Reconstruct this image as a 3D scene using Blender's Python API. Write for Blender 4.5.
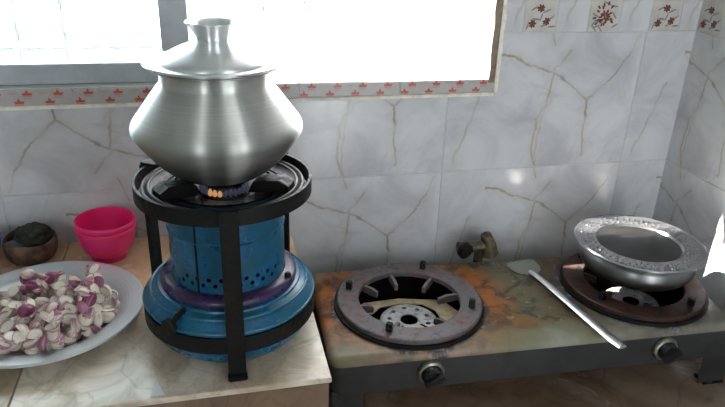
import bpy, bmesh, math, random
from mathutils import Vector, Matrix
random.seed(7)
PI = math.pi
scene = bpy.context.scene
col = scene.collection
for o in list(bpy.data.objects):
    bpy.data.objects.remove(o, do_unlink=True)

# ------------------------------------------------------------------ camera
F_PX = 654.5
cam_d = bpy.data.cameras.new('camera'); cam = bpy.data.objects.new('camera', cam_d); col.objects.link(cam)
cam_d.sensor_fit = 'HORIZONTAL'; cam_d.sensor_width = 36.0; cam_d.lens = F_PX * 36.0 / 725.0
cam_d.clip_start = 0.02
r_ = Vector((0.97414058, -0.22384513, 0.03071607)); u_ = Vector((0.06390766, 0.40337145, 0.91280189)); f_ = Vector((0.21671625, 0.88723437, -0.40724592))
M = Matrix((r_, u_, -f_)).transposed().to_4x4(); M.translation = (-0.43928539, -1.14717284, 0.57197884)
cam.matrix_world = M
scene.camera = cam

# ------------------------------------------------------------------ world: bright overcast sky
w = bpy.data.worlds.new('sky'); scene.world = w; w.use_nodes = True
bg = w.node_tree.nodes['Background']; bg.inputs[0].default_value = (0.93, 0.965, 1.0, 1); bg.inputs[1].default_value = 2.0

# ------------------------------------------------------------------ low sun slanting in from the left, clipped by an unseen slab and fin added outside
sd = bpy.data.lights.new('sun', 'SUN'); sd.energy = 20.0; sd.angle = math.radians(.6); sd.color = (1, .96, .88)
sun = bpy.data.objects.new('sun', sd); col.objects.link(sun); sun.location = (-3, 1.6, 2.6)
sun.rotation_euler = Vector((2.35, -1.0, -2.2)).to_track_quat('-Z', 'Y').to_euler()

# ------------------------------------------------------------------ exposure
vs = scene.view_settings
scene.display_settings.display_device = 'sRGB'
vs.view_transform = 'Standard'; vs.look = 'None'; vs.exposure = 2.12; vs.gamma = 1.0; vs.use_curve_mapping = False

# ================================================================== helpers
def link_mesh(name, bm, mat=None, parent=None, smooth=40, loc=None, rot=None):
    me = bpy.data.meshes.new(name)
    bm.normal_update(); bm.to_mesh(me); bm.free()
    return link_data(name, me, mat, parent, smooth, loc, rot)
def link_data(name, me, mat=None, parent=None, smooth=None, loc=None, rot=None):
    if mat is not None and len(me.materials) == 0:
        for m in (mat if isinstance(mat, (list, tuple)) else [mat]): me.materials.append(m)
    if smooth is not None:
        for p in me.polygons: p.use_smooth = True
        me.set_sharp_from_angle(angle=math.radians(smooth))
    o = bpy.data.objects.new(name, me); col.objects.link(o)
    if parent: o.parent = parent
    if loc: o.location = loc
    if rot: o.rotation_euler = rot
    return o
def tag(o, label, cat, group=None, kind=None):
    o['label'] = label; o['category'] = cat
    if group: o['group'] = group
    if kind: o['kind'] = kind
    return o
def empty(name, label, cat, loc=(0, 0, 0), rotz=0, group=None, kind=None):
    o = bpy.data.objects.new(name, None); o.empty_display_size = .02; col.objects.link(o)
    o.location = loc; o.rotation_euler = (0, 0, rotz)
    return tag(o, label, cat, group, kind)
def box(bm, x0, x1, y0, y1, z0, z1, bev=0, mi=0):
    r = bmesh.ops.create_cube(bm, size=1)
    bmesh.ops.transform(bm, matrix=Matrix.Translation(((x0+x1)/2, (y0+y1)/2, (z0+z1)/2)) @ Matrix.Diagonal((x1-x0, y1-y0, z1-z0, 1)), verts=r['verts'])
    fs = {f for v in r['verts'] for f in v.link_faces}
    for f in fs: f.material_index = mi
    if bev:
        es = {e for v in r['verts'] for e in v.link_edges}
        bmesh.ops.bevel(bm, geom=list(es), offset=bev, segments=2, affect='EDGES')
    return bm
def B(*a, **k): return box(bmesh.new(), *a, **k)
def lathe(prof, seg=64, bm=None, closed=False, cx=0, cy=0):
    """prof: list of (r, z); r==0 collapses to a pole"""
    bm = bm or bmesh.new(); rings = []
    for r, z in prof:
        if r < 1e-6: rings.append([bm.verts.new((cx, cy, z))])
        else: rings.append([bm.verts.new((cx + r*math.cos(2*PI*i/seg), cy + r*math.sin(2*PI*i/seg), z)) for i in range(seg)])
    pairs = list(zip(rings, rings[1:]))
    if closed: pairs.append((rings[-1], rings[0]))
    for a, b in pairs:
        for i in range(seg):
            j = (i+1) % seg
            if len(a) == 1 and len(b) == 1: continue
            if len(a) == 1: bm.faces.new((a[0], b[j], b[i]))
            elif len(b) == 1: bm.faces.new((a[i], a[j], b[0]))
            else: bm.faces.new((a[i], a[j], b[j], b[i]))
    bmesh.ops.recalc_face_normals(bm, faces=bm.faces)
    return bm
def spline(pts, n=8):
    """Catmull-Rom through 2-tuples"""
    out = []
    P = [pts[0]] + list(pts) + [pts[-1]]
    for i in range(1, len(P)-2):
        for k in range(n):
            t = k/n
            out.append(tuple(.5*((2*b) + (-a+c)*t + (2*a-5*b+4*c-d)*t*t + (-a+3*b-3*c+d)*t**3) for a, b, c, d in zip(P[i-1], P[i], P[i+1], P[i+2])))
    out.append(tuple(pts[-1])); return out
def tube(pts, rad, seg=12, bm=None, cap=True):
    bm = bm or bmesh.new(); pts = [Vector(p) for p in pts]; rings = []; prev = None
    for i, p in enumerate(pts):
        t = ((pts[min(i+1, len(pts)-1)] - pts[max(i-1, 0)])).normalized()
        if prev is None:
            n = t.orthogonal().normalized()
        else:
            n = (prev - t*prev.dot(t)).normalized()
        prev = n; b = t.cross(n); R = rad[i] if isinstance(rad, (list, tuple)) else rad
        rings.append([bm.verts.new(p + (n*math.cos(2*PI*k/seg) + b*math.sin(2*PI*k/seg))*R) for k in range(seg)])
    for a, c in zip(rings, rings[1:]):
        for k in range(seg): bm.faces.new((a[k], a[(k+1) % seg], c[(k+1) % seg], c[k]))
    if cap:
        bm.faces.new(rings[0][::-1]); bm.faces.new(rings[-1])
    bmesh.ops.recalc_face_normals(bm, faces=bm.faces)
    return bm
def prism(poly, z0, z1, bev=0, bm=None):
    """2-D polygon (x,y) extruded from z0 to z1"""
    bm = bm or bmesh.new()
    lo = [bm.verts.new((x, y, z0)) for x, y in poly]; hi = [bm.verts.new((x, y, z1)) for x, y in poly]
    n = len(poly); bot = bm.faces.new(lo[::-1]); top = bm.faces.new(hi); fs = [bot, top]
    for i in range(n): fs.append(bm.faces.new((lo[i], lo[(i+1) % n], hi[(i+1) % n], hi[i])))
    bmesh.ops.recalc_face_normals(bm, faces=fs)
    if bev: bmesh.ops.bevel(bm, geom=list(top.edges), offset=bev, segments=1, affect='EDGES')
    return bm
def arc_band(R0, R1, z0, z1, seg=72): return lathe([(R0, z0), (R1, z0), (R1, z1), (R0, z1)], seg, closed=True)

# ================================================================== materials
class N:
    def __init__(s, name):
        s.m = bpy.data.materials.new(name); s.m.use_nodes = True; s.t = s.m.node_tree
        s.b = s.t.nodes['Principled BSDF']
    def add(s, typ, **k):
        n = s.t.nodes.new(typ)
        for a, v in k.items(): setattr(n, a, v)
        return n
    def put(s, sock, v):
        if isinstance(v, bpy.types.NodeSocket): s.t.links.new(v, sock)
        else:
            if sock.type == 'RGBA' and len(v) == 3: v = (*v, 1)
            sock.default_value = v
    def set(s, **k):
        for a, v in k.items(): s.put(s.b.inputs[a.replace('_', ' ')], v)
        return s
    def math(s, op, a, b=0.0, c=0.0, clamp=False):
        n = s.add('ShaderNodeMath', operation=op, use_clamp=clamp)
        s.put(n.inputs[0], a); s.put(n.inputs[1], b); s.put(n.inputs[2], c); return n.outputs[0]
    def vm(s, op, a, b=None, scale=None):
        n = s.add('ShaderNodeVectorMath', operation=op); s.put(n.inputs[0], a)
        if b is not None: s.put(n.inputs[1], b)
        if scale is not None: s.put(n.inputs['Scale'], scale)
        return n.outputs['Value'] if op in ('LENGTH', 'DOT_PRODUCT', 'DISTANCE') else n.outputs[0]
    def coord(s, kind='Object'): return s.add('ShaderNodeTexCoord').outputs[kind]
    def noise(s, co, scale, detail=4, rough=.55, dist=0, color=False):
        n = s.add('ShaderNodeTexNoise'); s.put(n.inputs['Vector'], co); n.inputs['Scale'].default_value = scale
        n.inputs['Detail'].default_value = detail; n.inputs['Roughness'].default_value = rough; n.inputs['Distortion'].default_value = dist
        return n.outputs['Color' if color else 0]
    def ramp(s, v, lo, hi, a=0.0, b=1.0):
        n = s.add('ShaderNodeMapRange', interpolation_type='SMOOTHSTEP'); s.put(n.inputs[0], v)
        for i, x in enumerate((lo, hi, a, b)): s.put(n.inputs[i+1], x)
        return n.outputs[0]
    def mix(s, f, a, b, mode='MIX'):
        n = s.add('ShaderNodeMix', data_type='RGBA', blend_type=mode); n.clamp_factor = True
        s.put(n.inputs[0], f); s.put(n.inputs[6], a); s.put(n.inputs[7], b); return n.outputs[2]
    def bump(s, h, strength=.2, dist=.001):
        n = s.add('ShaderNodeBump'); s.put(n.inputs['Height'], h); n.inputs['Strength'].default_value = strength; n.inputs['Distance'].default_value = dist
        s.t.links.new(n.outputs[0], s.b.inputs['Normal']); return s
    def sep(s, v):
        n = s.add('ShaderNodeSeparateXYZ'); s.put(n.inputs[0], v); return n.outputs
    def rnd(s): return s.add('ShaderNodeObjectInfo').outputs['Random']

def simple(name, c, rough=.5, metal=0, var=.12, scale=30, bump=.0, coat=0, spec=.5):
    n = N(name); co = n.coord(); f = n.noise(co, scale)
    c2 = tuple(x*(1-var*2) for x in c)
    n.set(Base_Color=n.mix(n.ramp(f, .35, .7), c, c2), Roughness=n.ramp(f, .2, .8, rough*.85, min(1, rough*1.2)), Metallic=metal, Coat_Weight=coat, Specular_IOR_Level=spec)
    if bump: n.bump(n.noise(co, scale*3), bump)
    return n.m

TW, TH, ZG = 0.40, 0.271, 0.104
def marble_wall():
    n = N('wall_tile_marble'); co = n.coord()
    d = n.vm('SCALE', n.vm('SUBTRACT', n.noise(co, 26, 3, color=True), (.5, .5, .5)), scale=.022)
    p = n.vm('MULTIPLY', n.vm('ADD', co, d), (1, 1, 0))
    lines = [([(.10, .232), (.127, .224), (.175, .205), (.212, .196), (.25, .172), (.293, .137), (.298, .06), (.303, .02)], 1.0),
             ([(.214, .197), (.242, .236)], .6), ([(.295, .137), (.32, .160), (.361, .206), (.388, .262)], .75),
             ([(.216, .19), (.202, .13), (.19, .09), (.185, .045), (.198, .005)], 1.0), ([(.198, .275), (.209, .25)], 1.0),
             ([(.204, .13), (.196, .06), (.2, .0)], .6),
             ([(.070, .165), (.056, .115), (.035, .06), (.014, .0)], .5)]
    tot = None; halo = None
    for pts, wgt in lines:
        dm = None
        for a, b in zip(pts, pts[1:]):
            A = (*a, 0); ba = (b[0]-a[0], b[1]-a[1], 0); q = 1/(ba[0]**2 + ba[1]**2)
            pa = n.vm('SUBTRACT', p, A)
            h = n.math('MULTIPLY', n.vm('DOT_PRODUCT', pa, ba), q, clamp=True)
            dd = n.vm('LENGTH', n.vm('SUBTRACT', pa, n.vm('SCALE', ba, scale=h)))
            dm = dd if dm is None else n.math('MINIMUM', dm, dd)
        v = n.ramp(dm, .0004, .0040, wgt, 0); hh = n.ramp(dm, 0, .022, wgt, 0)
        tot = v if tot is None else n.math('MAXIMUM', tot, v); halo = hh if halo is None else n.math('MAXIMUM', halo, hh)
    brk = n.ramp(n.noise(co, 14, 3), .34, .62, .25, 1)
    cloud = n.ramp(n.noise(co, 7, 5, .6, .6), .35, .7)
    # thin secondary grey veins
    g = n.math('ABSOLUTE', n.math('SUBTRACT', n.noise(co, 9, 2, .5, 1.2), .5))
    gv = n.ramp(g, 0, .022, .35, 0)
    base = n.mix(cloud, (.63, .625, .64), (.44, .435, .46))
    base = n.mix(n.math('MULTIPLY', gv, n.ramp(n.noise(co, 5), .45, .65)), base, (.40, .40, .42))
    base = n.mix(n.math('MULTIPLY', halo, .22), base, (.42, .38, .32))
    gold = n.mix(n.ramp(n.noise(co, 40), .4, .65), (.33, .235, .11), (.22, .19, .15))
    base = n.mix(n.math('MULTIPLY', n.math('MULTIPLY', tot, brk), .80), base, gold)
    n.set(Base_Color=base, Roughness=.16, Specular_IOR_Level=.5)
    return n.m
def counter_marble(name, c1, c2, c3, rough=.18, scale=9):
    n = N(name); co = n.coord()
    r = n.math('MULTIPLY', n.rnd(), 20); pos = n.vm('ADD', co, n.vm('SCALE', (1, 1.3, .7), scale=r))
    a = n.noise(pos, scale, 6, .62, 1.0); b = n.noise(pos, scale*.45, 4, .5, .5)
    base = n.mix(n.ramp(a, .35, .68), c1, c2); base = n.mix(n.ramp(b, .48, .72, 0, .8), base, c3)
    v = n.math('ABSOLUTE', n.math('SUBTRACT', n.noise(pos, scale*.8, 3, .5, 1.5), .5))
    base = n.mix(n.ramp(v, 0, .03, .25, 0), base, tuple(x*.6 for x in c2))
    n.set(Base_Color=base, Roughness=n.ramp(a, .3, .7, rough, rough*1.8)); return n.m
def spun_metal(name, c=(.78, .78, .76), rough=.3, stain=None, ring=900, dirt=.25, aniso=.0):
    """lathe-turned aluminium: fine rings around the z axis, water marks and soot as wear"""
    n = N(name); co = n.coord(); x, y, z = n.sep(co)
    rad = n.math('SQRT', n.math('ADD', n.math('MULTIPLY', x, x), n.math('MULTIPLY', y, y)))
    k = n.math('ADD', n.math('MULTIPLY', rad, .6), z)
    wv = n.noise(n.vm('SCALE', (1, 0, 0), scale=n.math('MULTIPLY', k, 1.0)), ring, 2)
    blot = n.noise(n.vm('MULTIPLY', co, (1, 1, 2.2)), 12, 2, .5)
    base = n.mix(n.ramp(wv, .3, .7), c, tuple(v*.86 for v in c))
    base = n.mix(n.ramp(blot, .25, .9, 0, dirt), base, tuple(v*.45 for v in c))
    rg = n.ramp(blot, .2, .9, rough*.95, rough*1.15)
    tg = n.add('ShaderNodeTangent', direction_type='RADIAL', axis='Z')
    n.t.links.new(tg.outputs[0], n.b.inputs['Tangent']); n.set(Anisotropic=aniso, Anisotropic_Rotation=.25)
    if stain is not None:      # soot on the flame side of the vessel: below z = stain
        s = n.ramp(n.math('ADD', z, n.math('MULTIPLY', n.math('SUBTRACT', blot, .5), .05)), stain[0], stain[1], 1, 0)
        base = n.mix(n.math('MULTIPLY', s, .93), base, (.035, .032, .028)); rg = n.math('ADD', rg, n.math('MULTIPLY', s, .15))
    n.set(Base_Color=base, Metallic=.95, Roughness=rg)
    n.bump(wv, .06, .0005); return n.m
def enamel_blue(name, c=(.009, .10, .215)):
    n = N(name); co = n.coord(); a = n.noise(co, 30, 5); b = n.noise(co, 90, 3)
    base = n.mix(n.ramp(a, .35, .65), c, (c[0]*.6, c[1]*.75, c[2]*.6))
    base = n.mix(n.ramp(b, .62, .74, 0, .6), base, (.04, .035, .03))
    n.set(Base_Color=base, Roughness=n.ramp(a, .3, .7, .22, .42), Specular_IOR_Level=.38); n.bump(a, .08, .001); return n.m
def iron(name, c=(.007, .0068, .0065), rough=.5, rust=.12, rustc=(.10, .04, .018)):
    n = N(name); co = n.coord(); a = n.noise(co, 45, 6, .65); b = n.noise(co, 130, 3)
    base = n.mix(n.ramp(a, .5, .75, 0, rust), c, rustc)
    n.set(Base_Color=base, Roughness=n.ramp(b, .3, .7, rough*.8, rough*1.3), Metallic=0, Specular_IOR_Level=.2); n.bump(b, .25, .0008); return n.m
def stove_top_paint():
    n = N('stove_top_paint'); co = n.coord()
    x, y, z = n.sep(co)
    flat = n.vm('MULTIPLY', co, (1, 1, 0))
    nz = n.noise(co, 20, 5, .6); nf = n.noise(co, 75, 5, .65); nb = n.noise(co, 8, 4); nm = n.noise(n.vm('ADD', co, (3, 1, 0)), 38, 5, .6, .5)
    base = n.mix(n.ramp(nb, .4, .62), (.175, .17, .10), (.27, .265, .22))
    base = n.mix(n.ramp(nf, .5, .75, 0, .5), base, (.20, .17, .11))
    # burnt grease on the field between the burners, kept clear of the wiped front strip
    mid = n.ramp(n.math('ABSOLUTE', n.math('SUBTRACT', n.math('ADD', x, n.math('MULTIPLY', n.math('SUBTRACT', nb, .5), .10)), .012)), .04, .10, 1, 0)
    mid = n.math('MULTIPLY', mid, n.ramp(n.math('ADD', y, n.math('MULTIPLY', n.math('SUBTRACT', nz, .5), .05)), -.085, -.055))
    base = n.mix(n.math('MULTIPLY', mid, .75), base, (.105, .085, .038))
    base = n.mix(n.math('MULTIPLY', n.math('MULTIPLY', mid, n.ramp(nm, .50, .62)), .85), base, (.045, .038, .028))
    base = n.mix(n.math('MULTIPLY', n.math('MULTIPLY', mid, n.ramp(nz, .52, .64)), .7), base, (.24, .105, .018))
    base = n.mix(n.math('MULTIPLY', n.math('MULTIPLY', mid, n.ramp(nf, .57, .67)), .7), base, (.36, .33, .26))
    for bx, s, ra, rb_ in ((-.1515, 1.0, (.33, .10, .010), (.085, .024, .008)), (.173, .95, (.10, .055, .028), (.028, .024, .02))):
        d = n.vm('DISTANCE', flat, (bx, 0, 0)); d = n.math('ADD', d, n.math('MULTIPLY', n.math('SUBTRACT', nz, .5), .050))
        back = n.ramp(y, -.10, .0, .45, 1)
        rust = n.math('MULTIPLY', n.math('MULTIPLY', n.ramp(d, .114, .160, 1, 0), s), back)
        base = n.mix(n.math('MULTIPLY', rust, n.ramp(nf, .3, .55, .7, 1)), base, n.mix(n.ramp(nm, .40, .62), ra, rb_))
        base = n.mix(n.ramp(d, .096, .108, 1, 0), base, n.mix(n.ramp(nf, .48, .62), (.035, .028, .034), (.26, .245, .28)))
    n.set(Base_Color=base, Roughness=n.ramp(nf, .35, .7, .28, .5), Specular_IOR_Level=.3); n.bump(nf, .3, .0012); return n.m
def grate_iron(name, c, hot):
    n = N(name); co = n.coord(); a = n.noise(co, 40, 6, .65); b = n.noise(co, 150, 4)
    base = n.mix(n.ramp(a, .4, .62), c, hot); base = n.mix(n.ramp(b, .5, .7, 0, .6), base, (.05, .045, .045))
    n.set(Base_Color=base, Roughness=n.ramp(b, .3, .7, .38, .6), Metallic=.2, Specular_IOR_Level=.35); n.bump(b, .35, .001); return n.m
def plastic(name, c, rough=.35):
    n = N(name); n.set(Base_Color=c, Roughness=rough, Subsurface_Weight=.15, Subsurface_Radius=(.004, .0015, .002), Subsurface_Scale=.6)
    n.bump(n.noise(n.coord(), 60, 2), .03, .001); return n.m
def onion_skin(name, c1, c2, amount):
    n = N(name); co = n.coord(); x, y, z = n.sep(co)
    ang = n.math('ARCTAN2', y, x); r = n.rnd()
    st = n.noise(n.vm('ADD', n.vm('SCALE', (1, 0, 0), scale=n.math('MULTIPLY', ang, 1.6)), n.vm('SCALE', (0, 1, 0), scale=n.math('ADD', n.math('MULTIPLY', z, 25), n.math('MULTIPLY', r, 30)))), 1.1, 3)
    f = n.ramp(n.math('ADD', st, n.math('MULTIPLY', n.math('SUBTRACT', r, .5), .36)), amount-.1, amount+.3)
    n.set(Base_Color=n.mix(f, c1, c2), Roughness=.28, Subsurface_Weight=.2, Subsurface_Radius=(.004, .003, .003), Subsurface_Scale=.5)
    n.bump(st, .15, .0006); return n.m
def onion_cut():
    n = N('shallot_cut_face'); co = n.coord(); x, y, z = n.sep(co)
    e = n.math('SQRT', n.math('ADD', n.math('MULTIPLY', x, x), n.math('MULTIPLY', n.math('MULTIPLY', z, z), .5)))
    w_ = n.math('SINE', n.math('MULTIPLY', e, 2800)); r = n.rnd()
    base = n.mix(n.ramp(w_, .3, 1, 0, .5), (.80, .77, .66), (.60, .42, .48))
    base = n.mix(n.ramp(e, .0055, .0090, 0, .75), base, (.38, .13, .22))
    base = n.mix(n.ramp(r, .6, 1, 0, .3), base, (.62, .66, .42))
    n.set(Base_Color=base, Roughness=.25, Subsurface_Weight=.2, Subsurface_Radius=(.004, .003, .003), Subsurface_Scale=.5); n.bump(w_, .2, .0005); return n.m
def emit(name, c, s):
    n = N(name); n.set(Base_Color=(0, 0, 0), Emission_Color=c, Emission_Strength=s); return n.m
def glass(name):
    n = N(name); t = n.t
    tr = n.add('ShaderNodeBsdfTransparent'); tr.inputs[0].default_value = (.86, .93, .94, 1)
    gl = n.add('ShaderNodeBsdfGlossy'); gl.inputs['Roughness'].default_value = .03
    mx = n.add('ShaderNodeMixShader'); fr = n.add('ShaderNodeFresnel'); fr.inputs[0].default_value = 1.45
    t.links.new(fr.outputs[0], mx.inputs[0]); t.links.new(tr.outputs[0], mx.inputs[1]); t.links.new(gl.outputs[0], mx.inputs[2])
    t.links.new(mx.outputs[0], t.nodes['Material Output'].inputs[0]); return n.m

MT = dict(
    wtile=marble_wall(), grout=simple('grout', (.60, .585, .56), .85), plaster=simple('plaster_paint', (.50, .53, .51), .8, var=.04, scale=6),
    trim_white=simple('cream_plaster_edge', (.84, .80, .70), .6, scale=60), floor=simple('floor_cement', (.34, .31, .28), .5, scale=8),
    tan=counter_marble('tan_marble_tile', (.74, .44, .235), (.62, .39, .235), (.74, .52, .35)),
    beige=counter_marble('beige_marble_tile', (.76, .67, .55), (.40, .29, .19), (.78, .71, .61)),  # lightened for window glare; brown mottling covers marble veins and plate shade
    beige_shaded=counter_marble('shaded_brown_tile', (.42, .32, .22), (.30, .22, .15), (.50, .40, .30)),  # browner front-left tiles: plate shade and missing glare put into the colour
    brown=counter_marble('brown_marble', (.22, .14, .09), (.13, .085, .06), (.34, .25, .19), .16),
    alu_frame=simple('window_aluminium', (.42, .44, .47), .42, .5, .06), glass=glass('window_glass'), bar=simple('grille_paint', (.78, .76, .72), .6),
    strip=simple('strip_tile_glaze', (.46, .42, .41), .25, var=.06), red=simple('red_print', (.50, .085, .05), .3), grey_print=simple('grey_print', (.30, .27, .27), .3),
    jamb=simple('jamb_brown', (.26, .19, .14), .5, var=.25, scale=50), deco=simple('border_tile_glaze', (.60, .57, .53), .2, var=.08, scale=40),
    flower=simple('flower_print', (.20, .055, .035), .3, var=.3, scale=200), leaf_print=simple('leaf_print', (.25, .24, .24), .3, scale=200),
    pot=spun_metal('spun_aluminium_pot', (.72, .72, .69), .38, (.015, .098), dirt=.30, aniso=.95), lid=spun_metal('spun_aluminium_lid', (.90, .91, .92), .36, dirt=.1, aniso=.8),
    pan=spun_metal('steel_pan', (.50, .50, .50), .24, (.018, .070), aniso=.4), plate=spun_metal('aluminium_plate', (.72, .75, .77), .46, ring=500, dirt=.12),
    traylid=spun_metal('steel_lid', (.50, .50, .515), .2, dirt=.3), traycentre=spun_metal('steel_lid_centre', (.13, .128, .126), .30, dirt=.6), steel=spun_metal('steel_spatula', (.88, .89, .90), .30, dirt=.1), blade=spun_metal('greasy_steel', (.40, .43, .38), .38, dirt=.6),
    blue=enamel_blue('blue_enamel'), teal=enamel_blue('teal_enamel', (.015, .13, .21)), purple=enamel_blue('purple_enamel', (.045, .022, .085)),
    iron=iron('black_iron'), burnt=iron('burnt_plate', (.02, .018, .016), .42, .4), sootsteel=iron('sooty_steel_rim', (.10, .095, .09), .38, .3),
    stovetop=stove_top_paint(), stoveside_shaded=simple('stove_grey_shaded', (.032, .032, .033), .42, .1, .2, 25, .1), dark=simple('interior_shade', (.006, .0055, .0055), .95, spec=.05),  # dark: near-black stands in for shade inside holes, wells and the drum
    grate=grate_iron('grate_iron_grey', (.125, .116, .124), (.15, .10, .098)), grate2=grate_iron('grate_iron_rusty', (.065, .027, .018), (.022, .015, .014)),
    burner=grate_iron('burner_alloy', (.48, .48, .50), (.38, .36, .35)), bracket=simple('tan_sheet', (.66, .52, .33), .6, .0, .2, 60),
    knob=simple('black_plastic', (.012, .012, .013), .25), bezel=simple('knob_bezel', (.33, .33, .25), .3, .8, .25, 80), brass=simple('sooty_brass', (.17, .135, .075), .5, .5, .4, 80, .3),
    pink=plastic('pink_plastic', (.86, .025, .19)), bluepl=plastic('blue_plastic', (.02, .07, .42)), coconut=simple('brown_wood_bowl', (.14, .075, .05), .7, 0, .35, 60, .3),
    green=simple('dark_green_leaf', (.022, .026, .014), .8, 0, .4, 80, .5), greyscrap=simple('grey_scrap', (.12, .13, .13), .6),
    sk_white=onion_skin('shallot_flesh', (.76, .68, .57), (.34, .10, .18), .43), sk_purple=onion_skin('shallot_purple_skin', (.48, .20, .30), (.17, .028, .085), .36), cut=onion_cut(),
    root=simple('shallot_root', (.30, .20, .11), .9, 0, .3, 200), teal_door=simple('teal_door_paint', (.06, .26, .26), .5), white_sheet=simple('white_matte', (.78, .78, .80), .7, var=.03),
    fl_b=emit('flame_blue', (.30, .34, .55), .02), fl_o=emit('flame_orange', (1.0, .5, .2), .12),
)

# ================================================================== room shell
XR = .513; XL = -2.0; YF = -2.7; ZF = -.86; ZC = 1.75
WX0, WX1, WZ0, WZ1 = -1.05, .088, .290, .98      # window opening
WT = .16                                           # wall thickness
bm = bmesh.new()
box(bm, XL-.1, WX0, -.0007, WT, ZF, ZC); box(bm, WX1+.004, XR+.1, -.0007, WT, ZF, ZC)
box(bm, WX0, WX1+.004, -.0007, WT, ZF, WZ0-.006); box(bm, WX0, WX1+.004, .004, WT, WZ1, ZC)
wall_back = tag(link_mesh('wall_back', bm, MT['grout'], smooth=None), 'marble-tiled kitchen wall with the window above the counter', 'wall', kind='structure')
bm = bmesh.new(); RY0, RY1, RZ0, RZ1 = -2.35, -1.75, -.1, 1.35     # a side window near the viewer
box(bm, XR-.0007, XR+.14, RY1, .004, ZF, ZC); box(bm, XR-.0007, XR+.14, YF-.1, RY0, ZF, ZC)
box(bm, XR-.0007, XR+.14, RY0, RY1, ZF, RZ0); box(bm, XR-.0007, XR+.14, RY0, RY1, RZ1, ZC)
wall_right = tag(link_mesh('wall_right', bm, MT['grout'], smooth=None), 'marble-tiled side wall right of the gas stove', 'wall', kind='structure')
wall_left = tag(link_mesh('wall_left', B(XL-.1, XL, YF-.1, .004, ZF, ZC), MT['plaster'], smooth=None), 'plain painted side wall left of the kitchen', 'wall', kind='structure')
bm = bmesh.new()
DX0, DX1, DZ = .0, .42, 1.30
VX0, VX1 = -1.75, -1.35
box(bm, XL, VX0, YF-.12, YF, ZF, ZC); box(bm, VX1, DX0, YF-.12, YF, ZF, ZC); box(bm, DX1, XR, YF-.12, YF, ZF, ZC)
box(bm, DX0, DX1, YF-.12, YF, DZ, ZC); box(bm, VX0, VX1, YF-.12, YF, ZF, .0); box(bm, VX0, VX1, YF-.12, YF, 1.35, ZC)
tag(link_mesh('wall_front', bm, MT['plaster'], smooth=None), 'plain painted wall behind the viewer with doorway', 'wall', kind='structure')
tag(link_mesh('floor', B(XL-.1, XR+.1, YF-.1, WT, ZF-.1, ZF), MT['floor'], smooth=None), 'bare cement kitchen floor', 'floor', kind='structure')
tag(link_mesh('ceiling', B(XL-.1, XR+.1, YF-.1, WT, ZC, ZC+.1), MT['plaster'], smooth=None), 'plain painted kitchen ceiling', 'ceiling', kind='structure')
door = empty('door_1', 'teal painted door leaf standing open behind the viewer', 'door', (DX0-.04, YF+.01, ZF), kind='structure')
link_mesh('door_leaf', B(0, .035, 0, .85, 0, 2.15, .004), MT['teal_door'], door); link_mesh('door_handle', B(-.02, 0, .75, .77, .95, 1.07, .004), MT['iron'], door)

G = .0008
def tile_piece(poly, th=.006): return prism(poly, 0, th, .0009)
RB = (PI/2, 0, 0); RR = (PI/2, 0, -PI/2)
_tc = {}
def put_tile(name, poly, mat, parent, loc, rot, key=None):
    if key and key in _tc: return link_data(name, _tc[key], None, parent, None, loc, rot)
    o = link_mesh(name, tile_piece(poly), mat, parent, None, loc, rot)
    if key: _tc[key] = o.data
    return o
def rect(x0, x1, y0, y1): return [(x0+G, y0+G), (x1-G, y0+G), (x1-G, y1-G), (x0+G, y1-G)]
SB = .262                                           # underside of the printed sill strip
WX = WX1+.010                                       # tiles start here beside the window
ZR = ZG + TH; BH = .0667                            # top of marble row, border height
for c in range(-3, 2):
    x0 = c*TW; x1 = min(TW, XR - x0)
    k = 'w%.2f' % x1
    put_tile('wall_tile', rect(0, x1, 0, TH), MT['wtile'], wall_back, (x0, .004, ZG-TH), RB, k+'low')
    if c >= -1: put_tile('wall_tile', rect(0, x1, TH-.03, TH), MT['wtile'], wall_back, (x0, .004, ZG-2*TH), RB, k+'foot')
    if c == -2:             # laid upside down
        put_tile('wall_tile', rect(0, x1, TH-(SB-ZG), TH), MT['wtile'], wall_back, (x0+TW, .004, ZG+TH), (PI/2, PI, 0))
    elif c < 0: put_tile('wall_tile', rect(0, x1, 0, SB-ZG), MT['wtile'], wall_back, (x0, .004, ZG), RB, k+'mid')
    elif c == 0:
        a = WX; b = SB-ZG
        put_tile('wall_tile', [(G, G), (TW-G, G), (TW-G, TH-G), (a, TH-G), (a, b-G), (G, b-G)], MT['wtile'], wall_back, (0, .004, ZG), RB)
    else: put_tile('wall_tile', rect(0, x1, 0, TH), MT['wtile'], wall_back, (x0, .004, ZG), RB)
    for r in range(3):
        zz = ZR+BH+r*TH; v1 = min(TH, ZC-zz)
        if c == 0: put_tile('wall_tile', rect(WX, TW, 0, v1), MT['wtile'], wall_back, (x0, .004, zz), RB)
        elif c == 1: put_tile('wall_tile', rect(0, x1, 0, v1), MT['wtile'], wall_back, (x0, .004, zz), RB)
OFF = .15
for c in range(0, 4):                               # right wall
    y0 = -c*TW + OFF; u0 = OFF if c == 0 else 0
    put_tile('wall_tile', rect(u0, TW, 0, TH), MT['wtile'], wall_right, (XR+.004, y0, ZG-TH), RR, 'rm%g' % u0)
    put_tile('wall_tile', rect(u0, TW, 0, TH), MT['wtile'], wall_right, (XR+.004, y0, ZG), RR, 'rm%g' % u0)
    for r in range(3): put_tile('wall_tile', rect(u0, TW, 0, TH), MT['wtile'], wall_right, (XR+.004, y0, ZR+BH+r*TH), RR, 'rm%g' % u0)
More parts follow.
